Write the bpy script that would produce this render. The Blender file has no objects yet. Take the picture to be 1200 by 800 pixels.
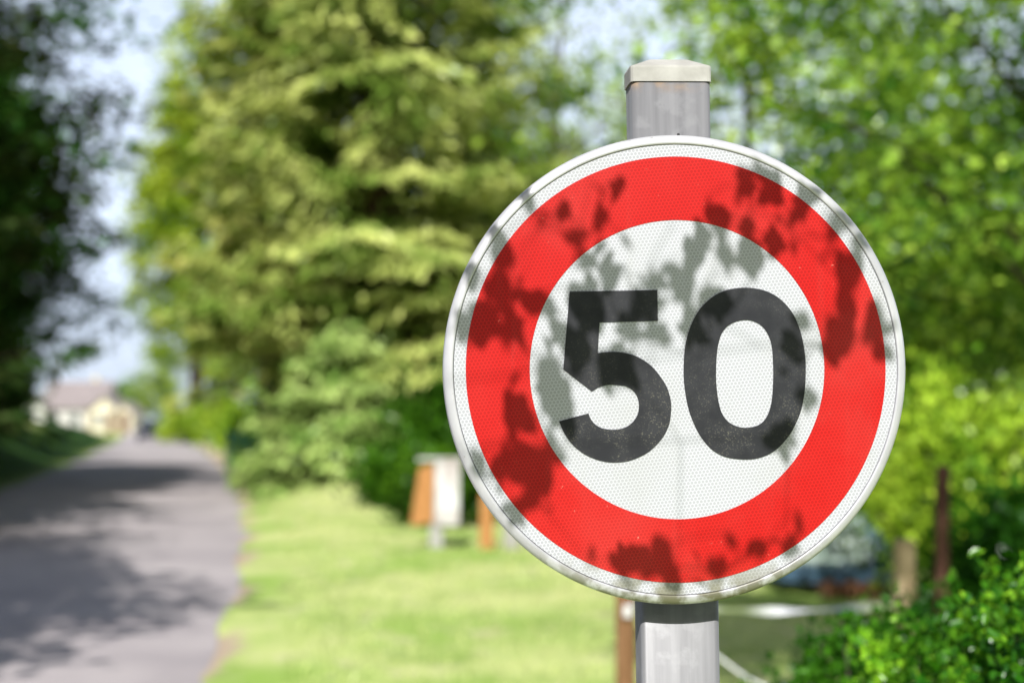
import bpy, bmesh, math, random
import numpy as np
from mathutils import Vector, Matrix, Euler, Quaternion
R = math.radians
scene = bpy.context.scene
COL = scene.collection

# ------------------------------------------------------------------ helpers
def tag(o, label=None, cat=None, group=None, kind=None):
    if label: o['label'] = label
    if cat: o['category'] = cat
    if group: o['group'] = group
    if kind: o['kind'] = kind
    return o

def thing(name, label, cat, loc=(0, 0, 0), rotz=0.0, group=None):
    o = bpy.data.objects.new(name, None)
    o.empty_display_size = 0.2
    COL.objects.link(o)
    o.location = loc
    o.rotation_euler = (0, 0, rotz)
    return tag(o, label, cat, group)

def link(name, me, mat=None, parent=None, smooth=False):
    if mat is not None:
        me.materials.clear(); me.materials.append(mat)
    if smooth:
        me.polygons.foreach_set('use_smooth', [True] * len(me.polygons))
    o = bpy.data.objects.new(name, me)
    COL.objects.link(o)
    if parent is not None: o.parent = parent
    return o

def bm_mesh(bm, name, recalc=True):
    if recalc: bmesh.ops.recalc_face_normals(bm, faces=bm.faces)
    me = bpy.data.meshes.new(name); bm.to_mesh(me); bm.free()
    return me

def copy_tree(o, parent=None):
    c = o.copy(); COL.objects.link(c)
    c.parent = parent
    for ch in list(o.children): copy_tree(ch, c)
    return c

def box(bm, x0, x1, y0, y1, z0, z1, bevel=0.0, M=None):
    r = bmesh.ops.create_cube(bm, size=1)
    vs = r['verts']
    for v in vs:
        v.co = Vector(((x0 + x1) / 2 + v.co.x * (x1 - x0), (y0 + y1) / 2 + v.co.y * (y1 - y0), (z0 + z1) / 2 + v.co.z * (z1 - z0)))
    if bevel > 0:
        es = list({e for v in vs for e in v.link_edges})
        rb = bmesh.ops.bevel(bm, geom=es, offset=bevel, segments=2, affect='EDGES', profile=0.6)
        vs = list({v for f in rb['faces'] for v in f.verts} | {v for v in vs if v.is_valid})
    if M is not None:
        for v in vs: v.co = M @ v.co
    return vs

def prism(bm, pts, axis, a, b):
    """extrude polygon pts (2D) along axis from a to b"""
    def mk(p, t):
        if axis == 'y': return (p[0], t, p[1])
        if axis == 'x': return (t, p[0], p[1])
        return (p[0], p[1], t)
    A = [bm.verts.new(mk(p, a)) for p in pts]
    B = [bm.verts.new(mk(p, b)) for p in pts]
    n = len(pts)
    bm.faces.new(A); bm.faces.new(B[::-1])
    for i in range(n): bm.faces.new((A[i], A[(i + 1) % n], B[(i + 1) % n], B[i]))

def lathe(bm, prof, seg, M=None):
    """profile (r, y) turned around the local Y axis"""
    rings = []
    for r, y in prof:
        rings.append([bm.verts.new((r * math.cos(2 * math.pi * k / seg), y, r * math.sin(2 * math.pi * k / seg))) for k in range(seg)])
    for i in range(len(rings) - 1):
        for k in range(seg):
            bm.faces.new((rings[i][k], rings[i][(k + 1) % seg], rings[i + 1][(k + 1) % seg], rings[i + 1][k]))
    if M is not None:
        for rg in rings:
            for v in rg: v.co = M @ v.co
    return rings

def tube(bm, path, radii, seg=8, cap=True):
    path = [Vector(p) for p in path]
    rings = []
    up = Vector((0.31, 0.17, 0.93)).normalized()
    for i, p in enumerate(path):
        d = (path[min(i + 1, len(path) - 1)] - path[max(i - 1, 0)])
        if d.length < 1e-9: d = Vector((0, 0, 1))
        d.normalize()
        s = d.cross(up)
        if s.length < 0.05: s = d.cross(Vector((1, 0, 0)))
        s.normalize(); t = s.cross(d)
        rings.append([bm.verts.new(p + radii[i] * (math.cos(2 * math.pi * k / seg) * s + math.sin(2 * math.pi * k / seg) * t)) for k in range(seg)])
    for i in range(len(rings) - 1):
        for k in range(seg):
            bm.faces.new((rings[i][k], rings[i][(k + 1) % seg], rings[i + 1][(k + 1) % seg], rings[i + 1][k]))
    if cap:
        bm.faces.new(rings[0][::-1]); bm.faces.new(rings[-1])

# ------------------------------------------------------------------ materials
class NT:
    def __init__(self, name):
        self.m = bpy.data.materials.new(name); self.m.use_nodes = True
        self.t = self.m.node_tree; self.t.nodes.clear()
        self.out = self.n('ShaderNodeOutputMaterial')
    def n(self, typ, **kw):
        nd = self.t.nodes.new(typ)
        for k, v in kw.items(): setattr(nd, k, v)
        return nd
    def l(self, a, b): self.t.links.new(a, b)
    def put(self, sock, v):
        if isinstance(v, bpy.types.NodeSocket): self.l(v, sock)
        else: sock.default_value = v
    def math(self, op, a, b=0.0, c=0.0, clamp=False):
        nd = self.n('ShaderNodeMath', operation=op, use_clamp=clamp)
        self.put(nd.inputs[0], a); self.put(nd.inputs[1], b); self.put(nd.inputs[2], c)
        return nd.outputs[0]
    def obj(self): return self.n('ShaderNodeTexCoord').outputs['Object']
    def pos(self): return self.n('ShaderNodeNewGeometry').outputs['Position']
    def mapv(self, v, scale=(1, 1, 1), loc=(0, 0, 0)):
        nd = self.n('ShaderNodeMapping'); self.l(v, nd.inputs[0])
        nd.inputs['Scale'].default_value = scale; nd.inputs['Location'].default_value = loc
        return nd.outputs[0]
    def noise(self, v, scale, detail=3.0, rough=0.55):
        nd = self.n('ShaderNodeTexNoise'); self.l(v, nd.inputs['Vector'])
        nd.inputs['Scale'].default_value = scale; nd.inputs['Detail'].default_value = detail; nd.inputs['Roughness'].default_value = rough
        return nd.outputs[0]
    def ramp(self, f, lo, hi):
        nd = self.n('ShaderNodeMapRange', interpolation_type='SMOOTHSTEP', clamp=True)
        self.put(nd.inputs[0], f); nd.inputs[1].default_value = lo; nd.inputs[2].default_value = hi
        return nd.outputs[0]
    def mix(self, f, a, b, blend='MIX'):
        nd = self.n('ShaderNodeMix', data_type='RGBA', blend_type=blend)
        self.put(nd.inputs[0], f)
        for s, v in ((nd.inputs[6], a), (nd.inputs[7], b)):
            if isinstance(v, bpy.types.NodeSocket): self.l(v, s)
            else: s.default_value = (v[0], v[1], v[2], 1.0)
        return nd.outputs[2]
    def bsdf(self, col, rough=0.6, metal=0.0, spec=0.5, bump=None, bstr=0.3, bdist=0.01):
        b = self.n('ShaderNodeBsdfPrincipled')
        if isinstance(col, bpy.types.NodeSocket): self.l(col, b.inputs['Base Color'])
        else: b.inputs['Base Color'].default_value = (col[0], col[1], col[2], 1)
        self.put(b.inputs['Roughness'], rough); self.put(b.inputs['Metallic'], metal)
        b.inputs['Specular IOR Level'].default_value = spec
        if bump is not None:
            bp = self.n('ShaderNodeBump'); bp.inputs['Strength'].default_value = bstr; bp.inputs['Distance'].default_value = bdist
            self.l(bump, bp.inputs['Height']); self.l(bp.outputs[0], b.inputs['Normal'])
        self.l(b.outputs[0], self.out.inputs[0])
        return b

def mat_noise(name, a, b, scale=4.0, rough=0.7, metal=0.0, bump=0.2, detail=5, spec=0.4, stretch=(1, 1, 1), lo=0.35, hi=0.65):
    t = NT(name); v = t.mapv(t.obj(), stretch); n = t.noise(v, scale, detail)
    t.bsdf(t.mix(t.ramp(n, lo, hi), a, b), rough, metal, spec, n, bump)
    return t.m

def mat_leaf(name, a, b, c, trans=0.35, clump=0.7, gloss=0.05, clump_lo=0.4, clump_hi=0.62, tcol=None):
    """a/b vary leaf by leaf, c is a second tone that comes in clumps"""
    t = NT(name)
    ri = t.n('ShaderNodeNewGeometry').outputs['Random Per Island']
    oi = t.n('ShaderNodeObjectInfo').outputs['Random']
    v = t.obj()
    off = t.n('ShaderNodeVectorMath', operation='ADD'); t.l(v, off.inputs[0])
    cmb = t.n('ShaderNodeCombineXYZ'); t.l(t.math('MULTIPLY', oi, 40.0), cmb.inputs[0]); t.l(cmb.outputs[0], off.inputs[1])
    n = t.ramp(t.noise(off.outputs[0], clump, 3), clump_lo, clump_hi)
    col = t.mix(n, t.mix(ri, a, b), c)  # mostly dark clump tone puts the crowns' shaded gaps into the colour
    hsv = t.n('ShaderNodeHueSaturation'); t.l(col, hsv.inputs['Color'])
    t.l(t.math('MULTIPLY_ADD', ri, 0.7, 0.6), hsv.inputs['Value'])
    t.l(t.math('MULTIPLY_ADD', oi, 0.03, 0.485), hsv.inputs['Hue'])
    col = hsv.outputs[0]
    d = t.n('ShaderNodeBsdfDiffuse'); t.l(col, d.inputs[0])
    tr = t.n('ShaderNodeBsdfTranslucent')
    t.l(t.mix(1.0, col, (1.25, 1.25, 0.6), 'MULTIPLY'), tr.inputs[0])
    m1 = t.n('ShaderNodeMixShader'); m1.inputs[0].default_value = trans
    t.l(d.outputs[0], m1.inputs[1]); t.l(tr.outputs[0], m1.inputs[2])
    g = t.n('ShaderNodeBsdfGlossy'); g.inputs['Roughness'].default_value = 0.28; g.inputs[0].default_value = (.9, .95, .9, 1)
    m2 = t.n('ShaderNodeMixShader'); m2.inputs[0].default_value = gloss
    t.l(m1.outputs[0], m2.inputs[1]); t.l(g.outputs[0], m2.inputs[2])
    t.l(m2.outputs[0], t.out.inputs[0])
    return t.m

# ------------------------------------------------------------------ foliage meshes (numpy)
def leaf_mesh(name, C, D, S, L, W, fold=None):
    """one kite-shaped leaf per row: centre C, direction D, side S, length L, width W"""
    n = len(C)
    D = D / np.linalg.norm(D, axis=1, keepdims=True)
    S = S - D * np.sum(S * D, axis=1, keepdims=True)
    S = S / np.maximum(np.linalg.norm(S, axis=1, keepdims=True), 1e-6)
    L = np.asarray(L).reshape(-1, 1); W = np.asarray(W).reshape(-1, 1)
    V = np.empty((n, 4, 3), dtype=np.float32)
    V[:, 0] = C - D * L * 0.5
    V[:, 1] = C + S * W * 0.5 - D * L * 0.06
    V[:, 2] = C + D * L * 0.5
    V[:, 3] = C - S * W * 0.5 - D * L * 0.06
    me = bpy.data.meshes.new(name)
    me.vertices.add(n * 4); me.vertices.foreach_set('co', V.reshape(-1))
    me.loops.add(n * 4); me.loops.foreach_set('vertex_index', np.arange(n * 4, dtype=np.int32))
    me.polygons.add(n)
    me.polygons.foreach_set('loop_start', np.arange(0, n * 4, 4, dtype=np.int32))
    me.polygons.foreach_set('loop_total', np.full(n, 4, dtype=np.int32))
    me.update(); me.validate()
    return me

def oval_leaf_mesh(name, C, D, S, L, W, curl=0.25):
    """near leaves: eight-cornered pointed ovals folded along the midrib (two strips of faces)"""
    n = len(C)
    D = D / np.linalg.norm(D, axis=1, keepdims=True)
    S = S - D * np.sum(S * D, axis=1, keepdims=True)
    S = S / np.maximum(np.linalg.norm(S, axis=1, keepdims=True), 1e-6)
    N = np.cross(D, S)
    L = np.asarray(L).reshape(-1, 1); W = np.asarray(W).reshape(-1, 1)
    prof = [(-0.5, 0.0), (-0.22, 0.40), (0.12, 0.5), (0.36, 0.28), (0.5, 0.0)]
    V = np.empty((n, 8, 3), dtype=np.float32)
    # 0 base, 1 tip, 2..4 right side, 5..7 left side
    def pt(a, w): return C + D * L * a + S * W * w + N * (np.abs(w) * W * curl - (a * a) * L * 0.18)
    V[:, 0] = pt(-0.5, 0.0); V[:, 1] = pt(0.5, 0.0)
    for i, (a, w) in enumerate(prof[1:4]):
        V[:, 2 + i] = pt(a, w); V[:, 5 + i] = pt(a, -w)
    faces = np.array([[0, 2, 3, 1], [3, 4, 1, 1], [0, 1, 6, 5], [6, 1, 7, 7]])
    idx = []
    base = np.arange(n, dtype=np.int32)[:, None] * 8
    # right half: 0,2,3,4,1 ; left half: 0,1,7,6,5   (two pentagons sharing the midrib)
    loops = np.concatenate([base + np.array([0, 2, 3, 4, 1]), base + np.array([0, 1, 7, 6, 5])], axis=1).reshape(-1).astype(np.int32)
    me = bpy.data.meshes.new(name)
    me.vertices.add(n * 8); me.vertices.foreach_set('co', V.reshape(-1))
    me.loops.add(n * 10); me.loops.foreach_set('vertex_index', loops)
    me.polygons.add(n * 2)
    me.polygons.foreach_set('loop_start', np.arange(0, n * 10, 5, dtype=np.int32))
    me.polygons.foreach_set('loop_total', np.full(n * 2, 5, dtype=np.int32))
    me.update(); me.validate()
    return me

def rand_unit(rng, n):
    v = rng.normal(size=(n, 3)); return v / np.linalg.norm(v, axis=1, keepdims=True)

def crown_deciduous(name, rng, R0, Rz, zc, n_clumps, per, leaf, sigma, lower_cut=-0.9):
    """clumps of leaves spread through an uneven ellipsoid volume; returns mesh and clump centres"""
    cs = []
    while len(cs) < n_clumps:
        d = rand_unit(rng, 1)[0]
        r = rng.uniform(0.35, 1.0) ** 0.6
        lump = 0.82 + 0.25 * math.sin(3.1 * math.atan2(d[1], d[0]) + 1.7 * d[2]) + rng.uniform(-.12, .12)
        if d[2] < lower_cut: continue
        cs.append((d[0] * R0 * r * lump, d[1] * R0 * r * lump, zc + d[2] * Rz * r * lump))
    cs = np.array(cs)
    C, = [np.repeat(cs, per, axis=0)]
    sg = np.repeat(rng.uniform(0.7, 1.35, n_clumps), per)[:, None] * sigma
    P = C + rng.normal(size=C.shape) * sg * np.array([1, 1, .62])
    n = len(P)
    D = rand_unit(rng, n); D[:, 2] = D[:, 2] * .5 - .25
    S = rand_unit(rng, n); S[:, 2] *= .45
    L = leaf * rng.uniform(.7, 1.35, n)
    return leaf_mesh(name, P, D, S, L, L * rng.uniform(.55, .8, n)), cs

def trunk_mesh(name, rng, H, r0, cs, zsplit, n_limbs, lean=0.03, seg=8):
    bm = bmesh.new()
    pts = []; N = 8
    for i in range(N + 1):
        t = i / N
        pts.append((lean * H * math.sin(2.2 * t) , lean * .6 * H * math.sin(3.7 * t), H * t - (0.25 if i == 0 else 0)))
    rad = [r0 * (1.35 if i == 0 else 1.0) * (1 - .86 * i / N) for i in range(N + 1)]
    tube(bm, pts, rad, seg)
    idx = rng.permutation(len(cs))[:n_limbs]
    for k in idx:
        c = Vector(cs[k]); 
        zt = max(zsplit, min(H * .92, c.z - rng.uniform(.25, .6) * math.hypot(c.x, c.y)))
        t = zt / H
        b = Vector((lean * H * math.sin(2.2 * t), lean * .6 * H * math.sin(3.7 * t), zt))
        m = b.lerp(c, .5) + Vector((rng.uniform(-.15, .15), rng.uniform(-.15, .15), .12 * (c - b).length))
        rr = max(.012, r0 * (1 - .86 * t) * .5)
        tube(bm, [b, b.lerp(m, .5) + Vector((0, 0, .03)), m, c], [rr, rr * .75, rr * .5, rr * .15], 6)
    return bm_mesh(bm, name)

def spruce_meshes(name, rng, H, Rb, z0, n_br, dens, spray=.34, droop=.38, power=.85, wsp=.36):
    """conifer: whorls of drooping boughs hung with short sprays"""
    Cc, Dd, Ss, Ll = [], [], [], []
    bm = bmesh.new()
    tube(bm, [(0, 0, -.3), (0.02, 0, H * .3), (0, .03, H * .65), (0, 0, H)], [H * .022, H * .016, H * .009, .01], 9)
    for i in range(n_br):
        t = (i + rng.uniform(0, 1)) / n_br
        z = z0 + (H - z0) * (t ** 1.15)
        L = Rb * ((1 - (z - z0) / (H - z0 + .01)) ** power) * rng.uniform(.45, 1.15) + .15
        a = i * 2.399 + rng.uniform(-.4, .4)
        ca, sa = math.cos(a), math.sin(a)
        dr = droop * rng.uniform(-.2, 1.7)
        def pt(s): return np.array([ca * L * s, sa * L * s, z + L * (.10 * s - dr * s * s + .16 * s ** 4)])
        tube(bm, [pt(s) for s in (0, .35, .7, 1)], [.012 + .012 * L, .010 + .008 * L, .012, .005], 5, False)
        m = int(dens * L * rng.uniform(.7, 1.2)) + 4
        s = rng.uniform(.12, 1.04, m) ** .8
        Pb = np.array([pt(x) for x in s])
        w = (.30 * L * np.sin(np.clip(s, 0, 1) * 2.6) + .08)
        lat = rng.uniform(-1, 1, m)
        Pb[:, 0] += -sa * lat * w; Pb[:, 1] += ca * lat * w
        Pb[:, 2] += -np.abs(lat) * w * .35 + rng.normal(0, .05, m)
        D = np.stack([ca * .8 - sa * lat * 1.1, sa * .8 + ca * lat * 1.1, rng.uniform(-1.25, -.1, m)], axis=1) + rng.normal(0, .25, (m, 3))
        Pb += D * spray * .3
        Cc.append(Pb); Dd.append(D)
        S = np.stack([-sa + 0 * lat, ca + 0 * lat, 0 * lat], axis=1) + rng.normal(0, .45, (m, 3))
        Ss.append(S); Ll.append(spray * rng.uniform(.6, 1.3, m))
    L = np.concatenate(Ll)
    me = leaf_mesh(name + '_crown', np.concatenate(Cc), np.concatenate(Dd), np.concatenate(Ss), L, L * wsp)
    return bm_mesh(bm, name + '_trunk'), me

def shrub_meshes(name, rng, Rx, Ry, H, n_clumps, per, leaf, sigma, oval=False, low=.05):
    cs = []
    while len(cs) < n_clumps:
        d = rand_unit(rng, 1)[0]
        if d[2] < -.15: continue
        r = rng.uniform(.25, 1) ** .45
        k = .85 + .18 * math.sin(4 * math.atan2(d[1], d[0]) + 5 * d[2]) + rng.uniform(-.08, .08)
        cs.append((d[0] * Rx * r * k, d[1] * Ry * r * k, max(low, .25 * H + d[2] * .75 * H * r * k)))
    cs = np.array(cs)
    C = np.repeat(cs, per, axis=0)
    P = C + rng.normal(size=C.shape) * sigma
    P[:, 2] = np.maximum(P[:, 2], .02)
    n = len(P)
    out = P - np.array([0, 0, .2 * H]); out = out / np.linalg.norm(out, axis=1, keepdims=True)
    D = rand_unit(rng, n) + out * .7 + np.array([0, 0, .25])
    S = rand_unit(rng, n); S[:, 2] *= .4
    L = leaf * rng.uniform(.65, 1.3, n)
    f = oval_leaf_mesh if oval else leaf_mesh
    me = f(name + '_foliage', P, D, S, L, L * rng.uniform(.5, .68, n))
    bm = bmesh.new()
    for k in range(min(n_clumps, 26)):
        c = Vector(cs[k]); b = Vector((c.x * .15, c.y * .15, -.05))
        m = b.lerp(c, .5) + Vector((0, 0, .08 * H))
        r = .010 * H + .003
        tube(bm, [b, m, c], [r, r * .7, r * .3], 5, False)
    return bm_mesh(bm, name + '_stems'), me

def bush_meshes(name, rng, Rx, Ry, H, n, leaf, n_stems=40):
    """dense clipped-looking bush: leafy shoots filling the outer layer of a flat-topped mound, dark inside"""
    k = n // 14
    th = rng.uniform(0, 2 * np.pi, k); ro = np.sqrt(rng.uniform(0, 1, k))
    lump = .93 + .05 * np.sin(th * 5 + 2 * ro) + .06 * np.sin(th * 3 - 7 * ro) + rng.normal(0, .025, k)
    top = H * (1 - ro ** 4.5 * .75) * lump
    dep = rng.uniform(0, 1, k) ** 1.7
    z = np.maximum(top - dep * .55 * H, .06)
    sh = np.stack([Rx * ro * lump * np.cos(th), Ry * ro * lump * np.sin(th), z], axis=1)
    up = np.stack([.5 * ro * np.cos(th), .5 * ro * np.sin(th), np.ones(k)], axis=1) + rng.normal(0, .35, (k, 3))
    up /= np.linalg.norm(up, axis=1, keepdims=True)
    q = rng.uniform(-1, 1, (k, 14))
    P = sh[:, None, :] + up[:, None, :] * q[:, :, None] * leaf * 2.6 + rng.normal(0, leaf * .32, (k, 14, 3))
    D = rand_unit(rng, k * 14).reshape(k, 14, 3) + up[:, None, :] * .8
    P = P.reshape(-1, 3); D = D.reshape(-1, 3); P[:, 2] = np.maximum(P[:, 2], .02)
    m = len(P); S = rand_unit(rng, m); S[:, 2] *= .45
    L = leaf * rng.uniform(.6, 1.3, m)
    me = oval_leaf_mesh(name + '_foliage', P, D, S, L, L * rng.uniform(.5, .66, m))
    bm = bmesh.new()
    for i in range(n_stems):
        c = Vector(sh[i]); b = Vector((c.x * .3, c.y * .3, -.05))
        tube(bm, [b, b.lerp(c, .5) + Vector((0, 0, .05)), c], [.009, .006, .002], 5, False)
    return bm_mesh(bm, name + '_stems'), me

# ------------------------------------------------------------------ numbers of the place
CAM_Z = 1.5
F_PX = 1667.0          # 50 mm lens, 36 mm wide sensor, 1200 px wide photo
HZ = 490.0             # row of the horizon
def X(px, Y): return (px - 600.0) / F_PX * Y
def Z(py, Y): return CAM_Z - (py - HZ) / F_PX * Y

SUN_EL, SUN_AZ = R(40), R(6)     # sun behind the camera, slightly to the left
SUN = Vector((-math.sin(SUN_AZ) * math.cos(SUN_EL), -math.cos(SUN_AZ) * math.cos(SUN_EL), math.sin(SUN_EL)))

# ------------------------------------------------------------------ camera, sun, sky
cam = bpy.data.cameras.new('camera')
cam.lens = 50; cam.sensor_width = 36; cam.sensor_fit = 'HORIZONTAL'
cam.shift_y = (HZ - 400) / 1200.0
cam.clip_start = 0.05; cam.clip_end = 3000
cam.dof.use_dof = True; cam.dof.focus_distance = 1.372
cam.dof.aperture_fstop = 3.3; cam.dof.aperture_blades = 9; cam.dof.aperture_rotation = R(12)
co = bpy.data.objects.new('camera', cam); COL.objects.link(co)
co.location = (0, 0, CAM_Z); co.rotation_euler = (R(90), 0, 0)
scene.camera = co

sl = bpy.data.lights.new('sun', 'SUN'); sl.energy = 5.0; sl.angle = R(0.53); sl.color = (1.0, .975, .94)
so = bpy.data.objects.new('sun', sl); COL.objects.link(so)
so.location = SUN * 60
so.rotation_euler = SUN.to_track_quat('Z', 'Y').to_euler()

w = bpy.data.worlds.new('World'); scene.world = w; w.use_nodes = True
nt = w.node_tree; bg = nt.nodes['Background']
sky = nt.nodes.new('ShaderNodeTexSky'); sky.sky_type = 'NISHITA'; sky.sun_disc = False
sky.sun_elevation = SUN_EL; sky.sun_rotation = R(180) + SUN_AZ
sky.altitude = 300; sky.air_density = 1.0; sky.dust_density = 2.5; sky.ozone_density = 1.5
tc = nt.nodes.new('ShaderNodeTexCoord'); mp = nt.nodes.new('ShaderNodeMapping'); mp.inputs['Scale'].default_value = (1, 1, 3.0)
nz = nt.nodes.new('ShaderNodeTexNoise'); nz.inputs['Scale'].default_value = 2.2; nz.inputs['Detail'].default_value = 6
mr = nt.nodes.new('ShaderNodeMapRange'); mr.inputs[1].default_value = .36; mr.inputs[2].default_value = .68; mr.inputs[3].default_value = .66; mr.inputs[4].default_value = 1.0
mx = nt.nodes.new('ShaderNodeMix'); mx.data_type = 'RGBA'; mx.inputs[7].default_value = (12.6, 14.4, 17.6, 1)
nt.links.new(tc.outputs['Generated'], mp.inputs[0]); nt.links.new(mp.outputs[0], nz.inputs['Vector'])
nt.links.new(nz.outputs[0], mr.inputs[0])
sx = nt.nodes.new('ShaderNodeSeparateXYZ'); nt.links.new(tc.outputs['Generated'], sx.inputs[0])
el = nt.nodes.new('ShaderNodeMapRange'); el.interpolation_type = 'SMOOTHSTEP'
el.inputs[1].default_value = .24; el.inputs[2].default_value = .50; el.inputs[3].default_value = 1.0; el.inputs[4].default_value = .05
nt.links.new(sx.outputs[2], el.inputs[0])
mm = nt.nodes.new('ShaderNodeMath'); mm.operation = 'MULTIPLY'; nt.links.new(mr.outputs[0], mm.inputs[0]); nt.links.new(el.outputs[0], mm.inputs[1])
nt.links.new(mm.outputs[0], mx.inputs[0]); nt.links.new(sky.outputs[0], mx.inputs[6])
nt.links.new(mx.outputs[2], bg.inputs[0]); bg.inputs[1].default_value = 0.08

scene.view_settings.view_transform = 'Standard'; scene.view_settings.look = 'None'
scene.view_settings.exposure = 0; scene.view_settings.gamma = 1
scene.render.engine = 'CYCLES'
scene.cycles.use_denoising = True
scene.cycles.max_bounces = 6; scene.cycles.diffuse_bounces = 1; scene.cycles.transmission_bounces = 3
scene.cycles.sample_clamp_indirect = 6

# ------------------------------------------------------------------ materials
M = {}
def bark(name, a, b): return mat_noise(name, a, b, 6, .9, 0, .6, 6, .1, (1, 1, .22))
M['bark_grey'] = bark('grey_bark', (.085, .07, .055), (.17, .145, .115))
M['bark_dark'] = bark('dark_bark', (.028, .022, .018), (.07, .052, .04))
M['bark_red'] = bark('reddish_bark', (.09, .05, .032), (.19, .11, .07))
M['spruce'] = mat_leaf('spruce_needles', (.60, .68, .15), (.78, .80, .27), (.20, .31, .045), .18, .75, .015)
M['spruce_deep'] = mat_leaf('shaded_spruce_needles', (.07, .13, .03), (.15, .17, .065), (.03, .08, .016), .15, .5, .01)  # darker copy of the spruce needles: left conifers' shade put into the colour
M['lime'] = mat_leaf('lime_green_leaves', (.42, .60, .04), (.60, .72, .08), (.20, .36, .02), .16, .6, .015)
M['pale'] = mat_leaf('pale_green_needles', (.44, .68, .17), (.62, .80, .28), (.22, .42, .08), .14, 1.3, .02)
M['maple'] = mat_leaf('maple_leaves', (.24, .44, .035), (.60, .74, .10), (.06, .16, .012), .22, .8, .05)
M['hazy'] = mat_leaf('light_leaves', (.48, .64, .18), (.66, .76, .34), (.26, .42, .08), .35, .5, .02)
M['yellow'] = mat_leaf('yellow_green_leaves', (.36, .60, .035), (.58, .76, .07), (.12, .28, .015), .24, 1.6, .02)
M['ivy'] = mat_leaf('shade_dark_ivy_leaves', (.04, .20, .03), (.09, .28, .045), (.06, .075, .02), .15, .5, .01)  # shade of the left trees put into a dark leaf colour
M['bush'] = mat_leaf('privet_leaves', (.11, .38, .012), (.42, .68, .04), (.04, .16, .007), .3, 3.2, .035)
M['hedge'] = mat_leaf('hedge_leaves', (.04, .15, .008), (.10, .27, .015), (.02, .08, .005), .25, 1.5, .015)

# lawn / ground: verge attribute painted from the distance to the road edge
t = NT('lawn_ground'); p = t.pos()
n1 = t.noise(p, .55, 4); n2 = t.noise(p, 3.2, 5); n3 = t.noise(p, 26, 3); n4 = t.noise(p, .16, 3)
g = t.mix(t.ramp(n1, .36, .62), (.36, .54, .11), (.70, .76, .30))
g = t.mix(t.math('MULTIPLY', t.ramp(n2, .54, .70), .75), g, (.78, .70, .46))
g = t.mix(t.math('MULTIPLY', t.ramp(t.noise(t.mapv(p, (1, .7, 1)), 1.1, 5, .6), .52, .68), .55), g, (.20, .34, .05))
g = t.mix(t.math('MULTIPLY', t.ramp(n3, .45, .7), .35), g, (.20, .36, .05))
g = t.mix(t.math('MULTIPLY', t.ramp(n4, .5, .7), .5), g, (.58, .60, .26))
at = t.n('ShaderNodeAttribute', attribute_name='verge')
vg = t.math('ADD', at.outputs['Fac'], t.math('MULTIPLY', t.math('SUBTRACT', n2, .5), .9))
g = t.mix(t.ramp(vg, .42, .72), g, t.mix(n3, (.50, .37, .25), (.64, .52, .40)))
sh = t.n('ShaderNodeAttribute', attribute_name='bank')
g = t.mix(sh.outputs['Fac'], g, t.mix(n2, (.025, .075, .012), (.05, .12, .02)))  # left bank's shade put into its dark green
t.bsdf(g, .95, 0, .1, n3, .6, .03); M['lawn'] = t.m
t = NT('asphalt'); p = t.pos()
n1 = t.noise(p, .8, 5); n2 = t.noise(p, 90, 2); n3 = t.noise(t.mapv(p, (1, .12, 1)), 1.6, 4)
a = t.mix(t.ramp(n1, .3, .7), (.42, .375, .385), (.56, .505, .50))
a = t.mix(t.math('MULTIPLY', t.ramp(n3, .5, .68), .35), a, (.30, .27, .28))
a = t.mix(t.math('MULTIPLY', t.ramp(n2, .5, .7), .3), a, (.66, .60, .58))
t.bsdf(a, .88, 0, .25, n2, .5, .004); M['asphalt'] = t.m
M['grass'] = mat_leaf('grass_blades', (.44, .58, .15), (.70, .75, .33), (.70, .68, .36), .3, .5, .01)

# ------------------------------------------------------------------ setting: ground, road
EDGE = [(-40, 4.6), (-10, .9), (0, -.55), (8, -1.69), (16.7, -3.1), (31, -5.95), (50, -10.4), (83, -18.4), (150, -35.5), (190, -46)]
RW = 5.0
def edge_r(y):
    for (a, xa), (b, xb) in zip(EDGE, EDGE[1:]):
        if y <= b: 
            k = (y - a) / (b - a); return xa + (xb - xa) * k
    return xb + (y - b) * -.26
def smooth(x, a, b):
    k = min(1, max(0, (x - a) / (b - a))); return k * k * (3 - 2 * k)
def er(y):   # smoothed edge
    return sum(edge_r(y + 1.5 * k) for k in range(-4, 5)) / 9
def ground_z(x, y):
    r = er(y); l = r - RW
    far = 1 - smooth(y, 90, 140)
    z = -.035
    if x < l: z += 1.15 * smooth(l - x, .15, 3.2) * far
    if x > r:
        z += .05 * smooth(x - r, 0, .5)
        z += .75 * smooth(x - r, .6, 3.5) * smooth(y, 30, 52) * far
        z += .5 * math.exp(-((x + 4.4) / 2.6) ** 2 - ((y - 26) / 6.5) ** 2) * smooth(x - r, .1, 2.2)
        z += .04 * math.sin(x * 1.1 + .5) * math.sin(y * .7) * smooth(x - r, .5, 2) * far
    return z
xs = sorted(set([-1200, -600, -300, -180, -120, -90, -75] + [round(-62 + .5 * i, 2) for i in range(0, 170)] + [24, 26, 29, 33, 40, 50, 70, 100, 160, 300, 600, 1200]))
ys = sorted(set([-300, -120, -60, -30, -15] + [round(-8 + .7 * i, 2) for i in range(0, 130)] + [84 + 2.5 * i for i in range(0, 40)] + [190, 220, 300, 450, 700, 1200, 2200]))
V = [(x, y, ground_z(x, y)) for y in ys for x in xs]
nx = len(xs)
Fc = [(j * nx + i, j * nx + i + 1, (j + 1) * nx + i + 1, (j + 1) * nx + i) for j in range(len(ys) - 1) for i in range(nx - 1)]
me = bpy.data.meshes.new('ground'); me.from_pydata(V, [], Fc); me.update()
va = me.attributes.new('verge', 'FLOAT', 'POINT'); ba = me.attributes.new('bank', 'FLOAT', 'POINT')
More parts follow.
